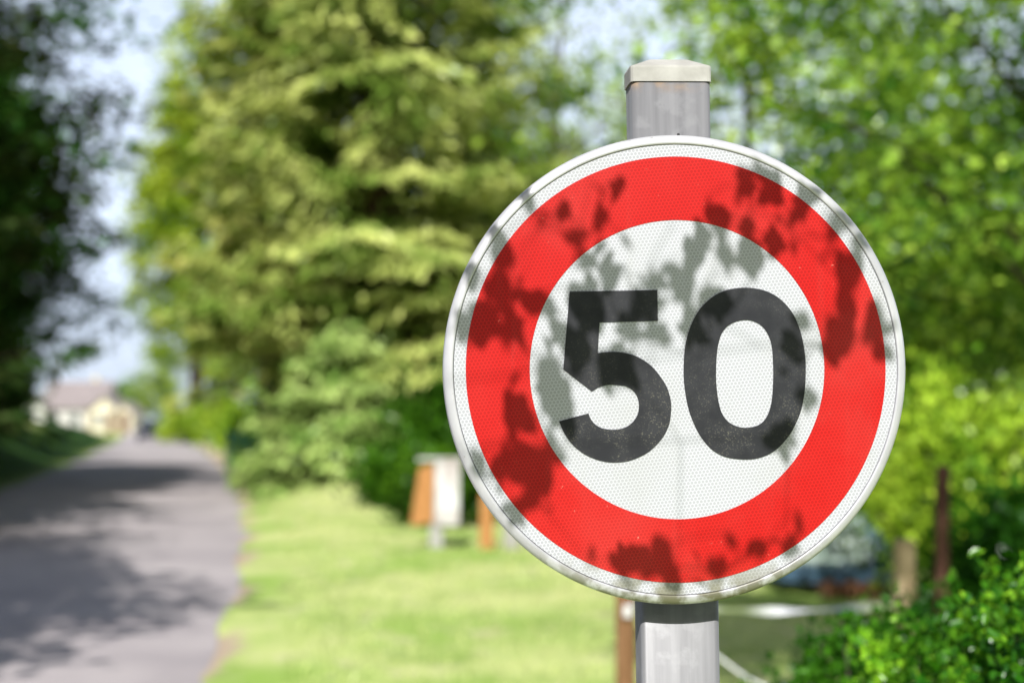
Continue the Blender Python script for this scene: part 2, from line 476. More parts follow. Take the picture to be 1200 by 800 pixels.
for k, (x, y, z) in enumerate(V):
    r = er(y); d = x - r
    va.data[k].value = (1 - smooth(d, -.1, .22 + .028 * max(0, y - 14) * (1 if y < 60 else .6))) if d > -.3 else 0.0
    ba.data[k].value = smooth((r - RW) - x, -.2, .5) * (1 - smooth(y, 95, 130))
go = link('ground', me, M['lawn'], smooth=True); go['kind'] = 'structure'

V = []; Fc = []
ry = [-30 + .4 * i for i in range(0, 550)]
K = 8
rngw = random.Random(5)
for y in ry:
    r = er(y); l = r - RW
    jr = .05 * math.sin(y * 1.1) + .03 * math.sin(y * 2.7 + 1); jl = .05 * math.sin(y * 1.3 + 2)
    for i in range(K + 1):
        k = i / K
        x = l + jl + (r + jr - l - jl) * k
        V.append((x, y, -.024 + .07 * (1 - (2 * k - 1) ** 2)))
for j in range(len(ry) - 1):
    for i in range(K):
        a = j * (K + 1) + i
        Fc.append((a, a + 1, a + K + 2, a + K + 1))
me = bpy.data.meshes.new('road'); me.from_pydata(V, [], Fc); me.update()
ro = link('road', me, M['asphalt'], smooth=True); ro['kind'] = 'structure'

# short lawn grass: nobody could count it
rng = np.random.default_rng(3)
nb = 26000
gy = 6 + 26 * rng.uniform(0, 1, nb) ** 1.5
gx = np.array([er(y) for y in gy]) + .45 + rng.uniform(0, 1, nb) ** 1.1 * 11
gz = np.array([ground_z(x, y) for x, y in zip(gx, gy)])
hh = rng.uniform(.03, .085, nb)
C = np.stack([gx, gy, gz + hh * .45], axis=1)
D = np.stack([rng.normal(0, .45, nb), rng.normal(0, .45, nb), np.ones(nb)], axis=1)
me = leaf_mesh('grass', C, D, rand_unit(rng, nb), hh, rng.uniform(.008, .016, nb))
tag(link('grass', me, M['grass']), 'short sunlit green grass of the mown lawn beside the road', 'grass', kind='stuff')

# ------------------------------------------------------------------ the speed limit sign
def hexed(name, net, cell, shade, rough=.45, pitch=.0036, dirt=.0, speck=None):
    t = NT(name); o = t.obj()
    s = t.n('ShaderNodeSeparateXYZ'); t.l(o, s.inputs[0])
    mp_ = t.n('ShaderNodeMapping'); t.l(o, mp_.inputs[0]); mp_.inputs['Rotation'].default_value = (0, R(5), 0)
    s2 = t.n('ShaderNodeSeparateXYZ'); t.l(mp_.outputs[0], s2.inputs[0])
    u = t.math('DIVIDE', s2.outputs[0], pitch); v = t.math('DIVIDE', s2.outputs[2], pitch)
    q = math.sqrt(3)
    def cell_xy(ou, ov):
        a = t.math('SUBTRACT', t.math('FLOORED_MODULO', t.math('ADD', u, ou), 1.0), .5)
        b = t.math('SUBTRACT', t.math('FLOORED_MODULO', t.math('ADD', v, ov), q), q / 2)
        a = t.math('ABSOLUTE', a); b = t.math('ABSOLUTE', b)
        return t.math('MAXIMUM', t.math('ADD', t.math('MULTIPLY', a, .5), t.math('MULTIPLY', b, q / 2)), a)
    h = t.math('MINIMUM', cell_xy(0.0, 0.0), cell_xy(.5, q / 2))
    f = t.ramp(h, .34, .47)
    col = t.mix(f, cell, net)
    n1 = t.noise(o, 9, 5); n2 = t.noise(o, 160, 3); n3 = t.noise(t.mapv(o, (60, 1, 6)), 1, 4)
    col = t.mix(t.math('MULTIPLY', t.ramp(n1, .45, .75), shade), col, (.42, .42, .36))
    col = t.mix(t.math('MULTIPLY', t.ramp(n3, .55, .8), shade * .5), col, (.40, .40, .33))
    low = t.ramp(s.outputs[2], -.165, -.225)
    col = t.mix(t.math('MULTIPLY', t.math('MULTIPLY', low, t.ramp(t.noise(o, 38, 6), .38, .60)), dirt), col, (.22, .21, .115))
    if speck: col = t.mix(t.math('MULTIPLY', t.ramp(t.noise(o, 5, 5, .65), .40, .68), .45), col, t.mix(f, (.60, .022, .018), (.84, .05, .04)))
    if speck: col = t.mix(t.ramp(n2, .70, .76), col, speck)
    t.bsdf(col, rough, 0, .3); return t.m
M['white_sheet'] = hexed('white_reflective_sheeting', (.74, .755, .80), (.49, .50, .535), .20, dirt=.9)
M['red_sheet'] = hexed('red_reflective_sheeting', (.74, .014, .011), (.48, .007, .006), .06, dirt=.10, speck=(.85, .2, .15))
t = NT('black_vinyl'); o = t.obj(); s = t.n('ShaderNodeSeparateXYZ'); t.l(o, s.inputs[0])
n1 = t.noise(o, 680, 2, .7); n2 = t.noise(o, 30, 5); low = t.ramp(s.outputs[2], .04, -.09)
c = t.mix(t.ramp(n2, .3, .7), (.022, .023, .028), (.042, .043, .049))
c = t.mix(t.math('MULTIPLY', t.ramp(n1, .57, .68), t.math('MULTIPLY', t.math('MULTIPLY_ADD', low, .5, .16), t.ramp(n2, .36, .62))), c, (.26, .25, .19))
t.bsdf(c, .55, 0, .35, n1, .15, .0005); M['black_vinyl'] = t.m
t = NT('painted_aluminium_rim'); o = t.obj(); s = t.n('ShaderNodeSeparateXYZ'); t.l(o, s.inputs[0])
n1 = t.noise(o, 14, 6); n2 = t.noise(o, 120, 3)
c = t.mix(t.ramp(n1, .35, .7), (.60, .60, .63), (.74, .74, .76))
low = t.math('MULTIPLY', t.ramp(s.outputs[2], -.15, -.222), t.ramp(t.noise(o, 46, 6), .36, .56))
c = t.mix(t.math('MULTIPLY', low, .92), c, (.17, .16, .085))
c = t.mix(t.math('MULTIPLY', t.ramp(n2, .66, .72), .4), c, (.3, .3, .28))
t.bsdf(c, .40, .20, .5, n2, .04, .001); M['rim'] = t.m
t = NT('weathered_aluminium_post'); o = t.obj(); s = t.n('ShaderNodeSeparateXYZ'); t.l(o, s.inputs[0])
n1 = t.noise(o, 40, 5); n2 = t.noise(t.mapv(o, (110, 110, 5)), 1, 6); n3 = t.noise(o, 70, 4)
c = t.mix(t.ramp(n2, .3, .7), (.23, .23, .24), (.30, .30, .31))
c = t.mix(t.math('MULTIPLY', t.ramp(n1, .50, .66), .42), c, (.38, .38, .39))
c = t.mix(t.math('MULTIPLY', t.ramp(n3, .62, .72), .5), c, (.25, .25, .26))
rz = t.math('MULTIPLY', t.math('MULTIPLY', t.ramp(s.outputs[2], 1.815, 1.8315), t.ramp(n1, .38, .6)), .85)
c = t.mix(rz, c, (.50, .33, .18))
t.bsdf(c, .5, .25, .5, n2, .06, .002); M['post'] = t.m
M['cap'] = mat_noise('weathered_cap_plastic', (.44, .43, .395), (.58, .57, .53), 26, .65, 0, .12, 6, .3)
M['dark_steel'] = mat_noise('dark_steel', (.05, .05, .05), (.12, .11, .10), 30, .5, .8, .1)
M['galv'] = mat_noise('galvanised_steel', (.30, .31, .32), (.45, .46, .47), 25, .5, .7, .1)

YAW, ROLL = R(5.0), R(-1.0)
SC = Vector((195 / F_PX * 1.361, 1.361, CAM_Z + 57 / F_PX * 1.361))     # centre of the sign face
SH = SC.z                                                              # height of the centre above the post's foot
rot = Euler((0, ROLL, YAW)).to_matrix()
sign = thing('speed_limit_sign', 'round red and white speed limit sign reading 50 on a grey metal post', 'road sign')
sign.rotation_euler = (0, ROLL, YAW); sign.location = SC - rot @ Vector((0, 0, SH))
# the parts of the sign share an origin at the centre of its face
def sp(name, me, mat, parent, smooth=False):
    o = link(name, me, mat, parent, smooth)
    if parent is sign and name != 'post': o.location = (0, 0, SH)
    return o
bm = bmesh.new()
rg = lathe(bm, [(.0008, 0), (.06, 0), (.14, 0), (.2150, 0), (.2150, .004)], 160)
bm.faces.new(rg[0])
panel = sp('sign_panel', bm_mesh(bm, 'sign_panel'), M['white_sheet'], sign)
bm = bmesh.new()
lathe(bm, [(.2154, .0035), (.2156, -.0002), (.2159, -.0012), (.2168, -.0016), (.2190, -.0012), (.2215, -.0004), (.2236, .0012), (.2247, .0032), (.2250, .0060), (.2250, .0150), (.2244, .0168), (.2225, .0172), (.2215, .0165), (.2150, .0045)], 200)
rim = sp('rim', bm_mesh(bm, 'rim'), M['rim'], panel, True)
bm = bmesh.new()
lathe(bm, [(.1429, -.0001), (.1430, -.0004), (.2036, -.0004), (.2037, -.0001)], 180)
sp('red_ring', bm_mesh(bm, 'red_ring'), M['red_sheet'], panel)
bm = bmesh.new()
rg = lathe(bm, [(.002, .0048), (.21, .0048), (.2149, .0044)], 96); bm.faces.new(rg[0])
sp('back_plate', bm_mesh(bm, 'back_plate'), M['galv'], panel)

def smooth_poly(pts, corners, sub=4):
    """closed Catmull-Rom through pts, keeping the listed corners sharp"""
    out = []; n = len(pts)
    for i in range(n):
        p1 = Vector(pts[i]); p2 = Vector(pts[(i + 1) % n])
        p0 = Vector(pts[i - 1]) if i not in corners else p1 + (p1 - p2) * .33
        p3 = Vector(pts[(i + 2) % n]) if (i + 1) % n not in corners else p2 + (p2 - p1) * .33
        if i in corners and (i + 1) % n in corners: out.append(p1); continue
        for k in range(sub):
            t = k / sub
            out.append(.5 * ((2 * p1) + (-p0 + p2) * t + (2 * p0 - 5 * p1 + 4 * p2 - p3) * t * t + (-p0 + 3 * p1 - 3 * p2 + p3) * t ** 3))
    return out
FIVE = [(-103.6, 75.6), (-19.1, 76.3), (-19.1, 46.7), (-75.4, 45.9), (-77.6, 16.9), (-69.7, 17.8), (-59.9, 17.9), (-48.1, 16.0), (-37.8, 12.0), (-26.8, 4.5), (-18.3, -5.4), (-11.5, -16.6), (-8.0, -28.9), (-7.7, -38.7), (-9.6, -50.9), (-13.8, -60.6), (-20.6, -69.5), (-29.4, -77.4), (-39.4, -82.8), (-49.9, -86.3), (-60.5, -87.5), (-70.3, -86.9), (-80.1, -84.5), (-89.2, -80.6), (-97.2, -75.4), (-103.7, -69.2), (-108.7, -62.5), (-112.8, -55.1), (-115.8, -47.3), (-87.5, -40.2), (-85.6, -45.4), (-82.5, -49.6), (-78.4, -52.8), (-73.5, -54.9), (-64.9, -56.2), (-56.2, -55.4), (-49.3, -52.6), (-43.8, -47.8), (-40.4, -42.3), (-39.1, -36.9), (-39.0, -30.8), (-40.9, -24.2), (-45.0, -18.7), (-51.8, -15.0), (-62.9, -13.6), (-70.3, -13.9), (-77.7, -15.8), (-83.9, -19.6), (-111.0, 1.8)]
ZERO_OUT = [(4.9, -0.9), (5.7, 13.8), (7.6, 26.0), (10.8, 37.0), (15.0, 46.8), (20.9, 56.5), (27.7, 63.8), (35.8, 70.1), (45.4, 74.7), (55.4, 77.0), (66.7, 77.7), (78.0, 76.6), (88.0, 73.8), (97.4, 68.8), (105.4, 61.8), (112.3, 53.1), (117.6, 41.9), (121.2, 30.0), (123.5, 17.1), (124.5, 4.8), (124.3, -7.6), (123.4, -19.9), (121.4, -32.2), (118.1, -44.0), (113.4, -54.3), (107.7, -64.0), (100.5, -72.5), (93.3, -78.8), (85.2, -83.3), (75.1, -86.3), (63.8, -87.1), (52.6, -86.1), (42.6, -83.7), (33.2, -78.6), (25.4, -71.1), (18.5, -61.2), (13.3, -50.0), (9.2, -38.2), (6.7, -25.4), (5.2, -13.1)]
ZERO_IN = [(36.5, -3.8), (37.0, 7.2), (38.1, 18.3), (39.8, 26.1), (42.1, 33.0), (46.0, 38.6), (51.1, 42.7), (57.9, 45.5), (65.7, 46.7), (73.2, 45.6), (79.9, 42.3), (84.8, 37.6), (88.5, 31.2), (90.9, 23.7), (92.0, 15.1), (92.3, 5.2), (92.4, -4.6), (92.0, -14.5), (91.3, -24.3), (89.8, -34.2), (87.2, -42.7), (83.3, -49.3), (78.2, -53.7), (71.4, -56.0), (63.6, -56.6), (56.1, -55.2), (49.4, -51.9), (44.5, -47.2), (40.9, -40.7), (38.8, -32.8), (37.4, -23.5), (36.6, -13.6)]
def numeral(loops, label):
    cu = bpy.data.curves.new('numeral', 'CURVE'); cu.dimensions = '2D'; cu.fill_mode = 'BOTH'; cu.extrude = .00012
    for lp in loops:
        s_ = cu.splines.new('POLY'); s_.points.add(len(lp) - 1); s_.use_cyclic_u = True
        for pnt, q in zip(s_.points, lp): pnt.co = (q[0] / 1000, q[1] / 1000, 0, 1)
    tmp = bpy.data.objects.new('tmp', cu); COL.objects.link(tmp)
    dg = bpy.context.evaluated_depsgraph_get()
    me = bpy.data.meshes.new_from_object(tmp.evaluated_get(dg))
    bpy.data.objects.remove(tmp); bpy.data.curves.remove(cu)
    for v in me.vertices: v.co = Vector((v.co.x, -.0005 - v.co.z, v.co.y))
    me.name = 'numeral'
    o = sp('numeral', me, M['black_vinyl'], panel); o['label'] = label
numeral([smooth_poly(FIVE, {0, 1, 2, 3, 4, 28, 29, 46, 47, 48}, 3)], 'black numeral 5 in the white centre')
numeral([smooth_poly(ZERO_OUT, set(), 3), smooth_poly(ZERO_IN, set(), 3)], 'black numeral 0 in the white centre')
# post: hollow rounded rectangular section, with its cap
def rrect(w, d, r, n=5):
    pts = []
    for cx, cy, a0 in ((w / 2 - r, d / 2 - r, 0), (-w / 2 + r, d / 2 - r, 90), (-w / 2 + r, -d / 2 + r, 180), (w / 2 - r, -d / 2 + r, 270)):
        for k in range(n + 1):
            a = R(a0 + 90 * k / n); pts.append((cx + r * math.cos(a), cy + r * math.sin(a)))
    return pts
PX, PY = .004, .049
bm = bmesh.new()
prism(bm, [(x + PX, y + PY) for x, y in rrect(.0782, .040, .006)], 'z', -.12, 1.836)
post = sp('post', bm_mesh(bm, 'post'), M['post'], sign)
for f in post.data.polygons: f.use_smooth = abs(f.normal.z) < .5
bm = bmesh.new()
def ring_at(w, d, r, z): return [bm.verts.new((x + PX, y + PY, z)) for x, y in rrect(w, d, r, 3)]
L_ = [ring_at(.0790, .0410, .005, 1.8294), ring_at(.0806, .0424, .005, 1.8288), ring_at(.0806, .0424, .005, 1.8425), ring_at(.0798, .0416, .005, 1.8445), ring_at(.040, .016, .003, 1.8532)]
for a, b in zip(L_, L_[1:]):
    for k in range(len(a)): bm.faces.new((a[k], a[(k + 1) % len(a)], b[(k + 1) % len(b)], b[k]))
bm.faces.new(L_[-1]); bm.faces.new(L_[0][::-1])
sp('post_cap', bm_mesh(bm, 'post_cap'), M['cap'], post)
# two horizontal rails with clamps behind the panel
for zz in (.11, -.11):
    bm = bmesh.new()
    box(bm, -.10, .10, .0055, .0275, zz - .014, zz + .014, .002)
    box(bm, PX - .043, PX + .043, .0277, .0735, zz - .012, zz + .012, .002)
    br = sp('bracket', bm_mesh(bm, 'bracket'), M['galv'], panel)
bm = bmesh.new(); lathe(bm, [(.0001, -.0012), (.0012, -.0010), (.0015, 0)], 10, Matrix.Translation((PX + .006, PY - .02, 1.777)))
sp('screw', bm_mesh(bm, 'screw'), M['dark_steel'], post)

# ------------------------------------------------------------------ trees
rng = np.random.default_rng(11)
def base(x, y): return (x, y, ground_z(x, y))
TREE_PROTO = {}
def proto(kind):
    if kind in TREE_PROTO: return TREE_PROTO[kind]
    if kind == 'spruce':
        tr, cr = spruce_meshes('spruce', rng, 24, 4.1, 2.6, 400, 120, .25, .34, .60); m = ('bark_red', 'spruce')
    elif kind == 'tall_spruce':
        tr, cr = spruce_meshes('tall_spruce', rng, 27, 2.9, 4.0, 350, 115, .30, .30, .6); m = ('bark_dark', 'spruce')
    elif kind == 'dark_spruce':
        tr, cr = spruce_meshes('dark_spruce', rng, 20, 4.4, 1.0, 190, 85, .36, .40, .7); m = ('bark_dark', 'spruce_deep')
    elif kind == 'lime_tree':
        cr, cs = crown_deciduous('lime_tree', rng, 2.9, 8.5, 10.2, 300, 130, .20, .34); tr = trunk_mesh('lime_trunk', rng, 17, .32, cs, 1.6, 26); m = ('bark_dark', 'lime')
    elif kind == 'maple':
        cr, cs = crown_deciduous('maple', rng, 3.7, 4.6, 5.6, 115, 130, .13, .30); tr = trunk_mesh('maple_trunk', rng, 9.5, .10, cs, 1.2, 26); m = ('bark_dark', 'maple')
    elif kind == 'airy':
        cr, cs = crown_deciduous('airy', rng, 3.4, 5.6, 8.0, 64, 62, .15, .36); tr = trunk_mesh('airy_trunk', rng, 13, .16, cs, 2.5, 40); m = ('bark_grey', 'hazy')
    elif kind == 'wood':
        cr, cs = crown_deciduous('wood', rng, 4.0, 5.2, 6.0, 150, 100, .22, .5); tr = trunk_mesh('wood_trunk', rng, 10.5, .2, cs, 1.5, 26); m = ('bark_grey', 'maple')
    elif kind == 'shade_tree':
        cr, cs = crown_deciduous('shade_tree', rng, 1.15, 2.2, 7.0, 60, 110, .13, .24); tr = trunk_mesh('high_trunk', rng, 9.8, .13, cs, 3.6, 20); m = ('bark_grey', 'maple')  # unseen tree, crown shaped and placed to shade the right lawn
    elif kind == 'dark_tree':
        cr, cs = crown_deciduous('dark_tree', rng, 4.2, 6.4, 7.6, 320, 110, .2, .4); tr = trunk_mesh('dark_tree_trunk', rng, 13, .3, cs, 1.5, 30); m = ('bark_dark', 'ivy')
    for pl in tr.polygons: pl.use_smooth = True
    tr.materials.append(M[m[0]]); cr.materials.append(M[m[1]])
    TREE_PROTO[kind] = (tr, cr); return tr, cr
def tree(kind, name, label, x, y, s=1.0, rz=None, group=None, crown_mat=None, sz=None):
    tr, cr = proto(kind)
    t = thing(name, label, 'tree', base(x, y), rng.uniform(0, 6.28) if rz is None else rz, group)
    t.scale = (s, s, s if sz is None else sz)
    link('trunk', tr, None, t); c = link('crown', cr, None, t)
    if crown_mat:
        c.material_slots[0].link = 'OBJECT'; c.material_slots[0].material = M[crown_mat]
    return t
# right of the road, beyond the lawn
tree('spruce', 'spruce_tree', 'big yellow-green spruce with drooping sunlit boughs directly left of the sign', X(440, 29), 29)
tree('tall_spruce', 'spruce_tree', 'tall narrow spruce between the big spruce and the dark-trunked roadside tree', X(322, 43), 43)
tree('spruce', 'spruce_tree', 'spruce half hidden behind the upper left of the sign', X(560, 38), 38, .55)
tree('lime_tree', 'roadside_tree', 'bright green roadside tree with a dark trunk where the road bends', X(226, 88), 88, 1.42, .4)
tree('wood', 'broadleaf_tree', 'bright green tree behind the dark-trunked roadside tree', X(262, 98), 98, 1.2, 1.0, None, 'lime')
RT = 'broadleaf trees behind the sign'
tree('airy', 'birch_tree', 'thin light-green tree between the spruce and the post top, farthest from the post', X(588, 46), 46, 1.1, 1.1, RT)
tree('maple', 'maple_tree', 'leafy green maple whose branches fill the upper right corner', X(1245, 13), 13, 1.0, 1.0, RT)
tree('maple', 'maple_tree', 'green broadleaf tree just right of the top of the post', X(900, 21), 21, 1.1, 3.0, RT)
tree('airy', 'birch_tree', 'thin light-green tree with sky showing through, left of the post top', X(668, 33), 33, 1.0, 2.0, RT)
tree('airy', 'birch_tree', 'pale thin tree behind the post cap', X(790, 41), 41, 1.05, .3, RT)
tree('maple', 'maple_tree', 'green tree at the right edge behind the yellow-green shrubs', X(1275, 19), 19, 1.05, 4.4, RT, 'hedge')
tree('wood', 'broadleaf_tree', 'shaded tree in the wood right of the sign', X(1090, 27), 27, 1.05, 2.1, RT, None, .66)
for x, y, s in ((X(720, 52), 52, 1.05), (X(560, 55), 55, 1.2), (X(850, 50), 50, 1.0), (X(980, 44), 44, 1.0), (X(1150, 42), 42, 1.1), (X(420, 60), 60, 1.3), (X(1260, 36), 36, 1.1), (X(640, 66), 66, 1.2), (X(1060, 60), 60, 1.2), (X(330, 72), 72, 1.2)):
    tree('wood', 'broadleaf_tree', 'blurred green tree at the back of the wood', x, y, s, None, 'trees at the back of the wood', rng.choice([None, 'lime', 'hazy']), s * (.6 if x > -2 else .85))
# left of the road: own shade, deepened by dark leaf colours
LT = 'dark trees along the left side of the road'
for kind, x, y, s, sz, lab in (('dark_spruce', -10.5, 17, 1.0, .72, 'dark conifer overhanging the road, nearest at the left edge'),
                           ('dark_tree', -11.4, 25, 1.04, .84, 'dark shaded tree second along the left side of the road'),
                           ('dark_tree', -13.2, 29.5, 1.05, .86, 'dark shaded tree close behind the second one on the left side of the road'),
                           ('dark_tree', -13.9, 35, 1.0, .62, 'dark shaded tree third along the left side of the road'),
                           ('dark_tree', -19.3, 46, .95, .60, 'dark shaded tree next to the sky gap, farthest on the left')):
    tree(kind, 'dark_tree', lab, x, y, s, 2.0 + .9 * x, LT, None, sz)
for x, y, s in ((-18, 22, 1.1), (-21, 32, 1.1), (-25, 42, 1.1), (-28, 55, 1.0), (-24, 59, .9), (-29.5, 76, .95)):
    tree('dark_tree', 'dark_tree', 'dark tree deep in the wood on the left', x, y, s, None, 'trees deep in the left wood')
# out of the picture: trees beside the camera shade road and lawn, those behind cut sky light
for x, y, s in ((-7.7, 2.6, .92), (-8.7, -3.6, 1.0)):
    tree('dark_tree', 'dark_tree', 'tree standing left of the camera that shades the road', x, y, s, None, 'trees beside the camera')
tree('shade_tree', 'maple_tree', 'unseen high-crowned tree added right of the camera to shade the right of the lawn', 1.05, 1.5, 1.0, 1.2, None)
for x, y, s in ((-12, -13, 1.0), (-4.5, -16, .95), (3.5, -15, 1.0), (11, -13, 1.0), (9, -5, .8)):  # added out of view to block sky light on the sign
    tree('dark_tree', 'dark_tree', 'unseen tree added behind the camera to cut sky light', x, y, s, None, 'trees behind the camera')

# ------------------------------------------------------------------ shrubs
def shrub(name, label, x, y, Rx, Ry, H, ncl, per, leaf, sig, mat, stem='bark_dark', group=None, oval=False, seed=1, z=None, cat='shrub'):
    st, fo = shrub_meshes(name, np.random.default_rng(seed), Rx, Ry, H, ncl, per, leaf, sig, oval)
    b = base(x, y)
    t = thing(name, label, cat, b if z is None else (x, y, z), 0, group)
    link('stems', st, M[stem], t); link('foliage', fo, M[mat], t)
    return t
tr, cr = spruce_meshes('young_conifer', np.random.default_rng(8), 2.7, 1.75, .12, 120, 120, .16, .40, .55, .42)
t_ = thing('young_conifer', 'low spreading pale green conifer at the edge of the lawn left of the sign', 'shrub', base(X(405, 26.5), 26.5), 1.0)
t_.scale = (1.16, 1.16, 1.1)
link('trunk', tr, M['bark_red'], t_, True); link('foliage', cr, M['pale'], t_)
shrub('shade_shrub', 'dark bush added for the shade under the big spruce behind the orange boards', X(540, 25), 25, 1.5, 1.0, 2.3, 60, 110, .14, .2, 'hedge', seed=21)  # dark bushes added where the deep shade under the spruces falls
shrub('shade_shrub', 'low dark bush added for the shade right of the pale conifer', X(468, 22), 22, .75, .6, 1.0, 40, 100, .11, .15, 'hedge', seed=45)
shrub('shade_shrub', 'low dark bush added for the shade directly behind the orange and white boards', X(520, 19.5), 19.5, .8, .6, 1.1, 40, 100, .11, .15, 'hedge', seed=46)
shrub('shade_shrub', 'dark bush behind the lower left of the sign', X(665, 27), 27, 1.8, 1.0, 2.6, 60, 110, .14, .2, 'hedge', seed=22)
shrub('shade_shrub', 'dark bush added for the deep shade under the boughs of the big spruce', X(430, 32), 32, 3.2, 1.0, 3.6, 110, 110, .16, .25, 'ivy', seed=41)
shrub('bright_hedge', 'bright yellow-green bush on the verge right of the far road bend', X(298, 50), 50, 1.6, 1.5, 2.1, 60, 90, .2, .25, 'yellow', seed=23)
shrub('bright_hedge', 'light green bush closing the view behind the dark trunk at the road bend', X(249, 84), 84, 1.7, 1.2, 3.4, 60, 90, .22, .28, 'lime', seed=44)
shrub('bright_hedge', 'bright green bush beside the dark trunk at the road bend', X(214, 86), 86, 1.3, 1.2, 2.6, 50, 90, .22, .25, 'lime', seed=24)
shrub('yellow_shrub', 'bright yellow-green shrub right of the sign above the hedge', X(1130, 11), 11, .95, .8, 1.95, 60, 120, .085, .14, 'yellow', seed=25)
shrub('yellow_shrub', 'yellow-green shrub close to the right rim of the sign', X(1075, 15), 15, 1.0, .8, 1.6, 60, 110, .09, .16, 'lime', seed=26)
shrub('dark_shrub', 'dark green shrub at the right edge above the near hedge', X(1215, 9), 9, .8, .8, 1.2, 60, 110, .08, .14, 'hedge', seed=27)
shrub('dark_shrub', 'shaded shrub behind the tarpaulin heap', X(960, 20), 20, 2.2, 1.0, 2.2, 80, 110, .12, .22, 'hedge', seed=28)
shrub('dark_shrub', 'shaded shrub behind the tall brown stake', X(1180, 19), 19, 2.2, 1.0, 2.4, 80, 110, .12, .22, 'maple', seed=29)
def bush(label, x, y, Rx, Ry, H, n, leaf, mat, seed):
    st, fo = bush_meshes('privet_bush', np.random.default_rng(seed), Rx, Ry, H, n, leaf)
    b = thing('privet_bush', label, 'bush', (x, y, ground_z(x, y)))
    link('stems', st, M['bark_grey'], b); link('foliage', fo, M[mat], b)
bush('near bush of small glossy bright green leaves in the lower right corner', 1.06, 2.40, .64, .55, 1.215, 56000, .021, 'bush', 30)
bush('darker bush behind the near bright bush, lower right of the post', .95, 3.35, .50, .40, .98, 26000, .024, 'hedge', 31)
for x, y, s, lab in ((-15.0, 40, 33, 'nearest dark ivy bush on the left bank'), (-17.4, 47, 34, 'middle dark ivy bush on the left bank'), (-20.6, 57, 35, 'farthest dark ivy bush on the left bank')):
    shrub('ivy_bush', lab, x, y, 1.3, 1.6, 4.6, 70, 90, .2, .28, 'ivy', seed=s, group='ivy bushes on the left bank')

# ------------------------------------------------------------------ the leafy branch over the sign (throws the leaf shadows)
tw = thing('overhanging_tree', 'young tree left of the camera with a leafy branch reaching over the sign', 'tree', (-1.9, -.9, ground_z(-1.9, -.9)))
LEAF_SPOTS = [(-166, 107, 33, 17, 120), (-182, 52, 37, 25, 140), (-156, 43, 47, 15, 85), (-138, 63, 26, 18, 160), (-170, 78, 33, 28, 110), (-191, 34, 24, 15, 170), (-110, 150, 20, 15, 80), (-96, 124, 20, 17, 110), (-72, 145, 27, 8, 70), (-56, 171, 28, 9, 75), (-142, 164, 24, 12, 135), (-172, 128, 27, 15, 120), (-196, 93, 26, 18, 100), (-205, 43, 30, 12, 90), (95, 173, 33, 22, 80), (71, 174, 21, 15, 140), (77, 188, 47, 9, 175), (43, 147, 28, 18, 150), (120, 149, 41, 8, 45), (94, 123, 27, 19, 120), (70, 135, 24, 12, 160), (-63, 95, 37, 12, 88), (-84, 105, 24, 13, 110), (18, 108, 37, 18, 100), (6, 81, 39, 18, 135), (48, 107, 32, 12, 105), (71, 105, 33, 26, 160), (-31, 67, 39, 13, 175), (-93, 63, 47, 37, 90), (-98, 20, 39, 25, 120), (-56, 4, 44, 25, 165), (-37, 58, 26, 18, 100), (-24, 35, 28, 17, 20), (-48, 39, 24, 14, 140), (-114, 39, 26, 22, 150), (-125, 63, 24, 14, 120), (35, 64, 37, 24, 110), (15, 43, 43, 18, 100), (110, 19, 27, 24, 180), (121, 44, 24, 13, 100), (101, -66, 33, 27, 135), (126, -30, 26, 13, 110), (171, 91, 43, 19, 100), (165, 60, 37, 24, 110), (162, 29, 37, 28, 60), (195, 42, 49, 17, 85), (150, 17, 31, 17, 30), (200, 16, 24, 15, 110), (-158, -42, 36, 24, 100), (-146, -85, 49, 27, 160), (-171, -89, 27, 22, 120), (-144, -120, 32, 22, 50), (-122, -78, 26, 17, 140), (-122, -12, 37, 24, 170), (-111, -35, 37, 27, 60), (-127, 5, 26, 20, 150), (-48, -179, 33, 24, 20), (-19, -179, 39, 26, 80), (-10, -200, 24, 18, 120), (-62, -183, 24, 14, 150), (32, -191, 24, 18, 90), (105, -172, 26, 12, 30), (74, -171, 24, 11, 160), (128, 163, 36, 13, 40), (158, 141, 32, 14, 50), (-193, -88, 26, 13, 120), (-159, -137, 27, 13, 135), (182, 120, 24, 11, 70), (-18, 84, 30, 8, 30), (24, 133, 24, 8, 120), (-84, 80, 21, 12, 140), (-71, -8, 18, 11, 150)]
rl = np.random.default_rng(4)
bmT = bmesh.new()
tube(bmT, [(0, 0, -.2), (.03, .02, 1.0), (0, .06, 2.2), (.08, .1, 3.4)], [.06, .045, .034, .012], 10)
pts3 = []
Cs, Ds, Ss, Ls, Ws = [], [], [], [], []
off = Vector(tw.location)
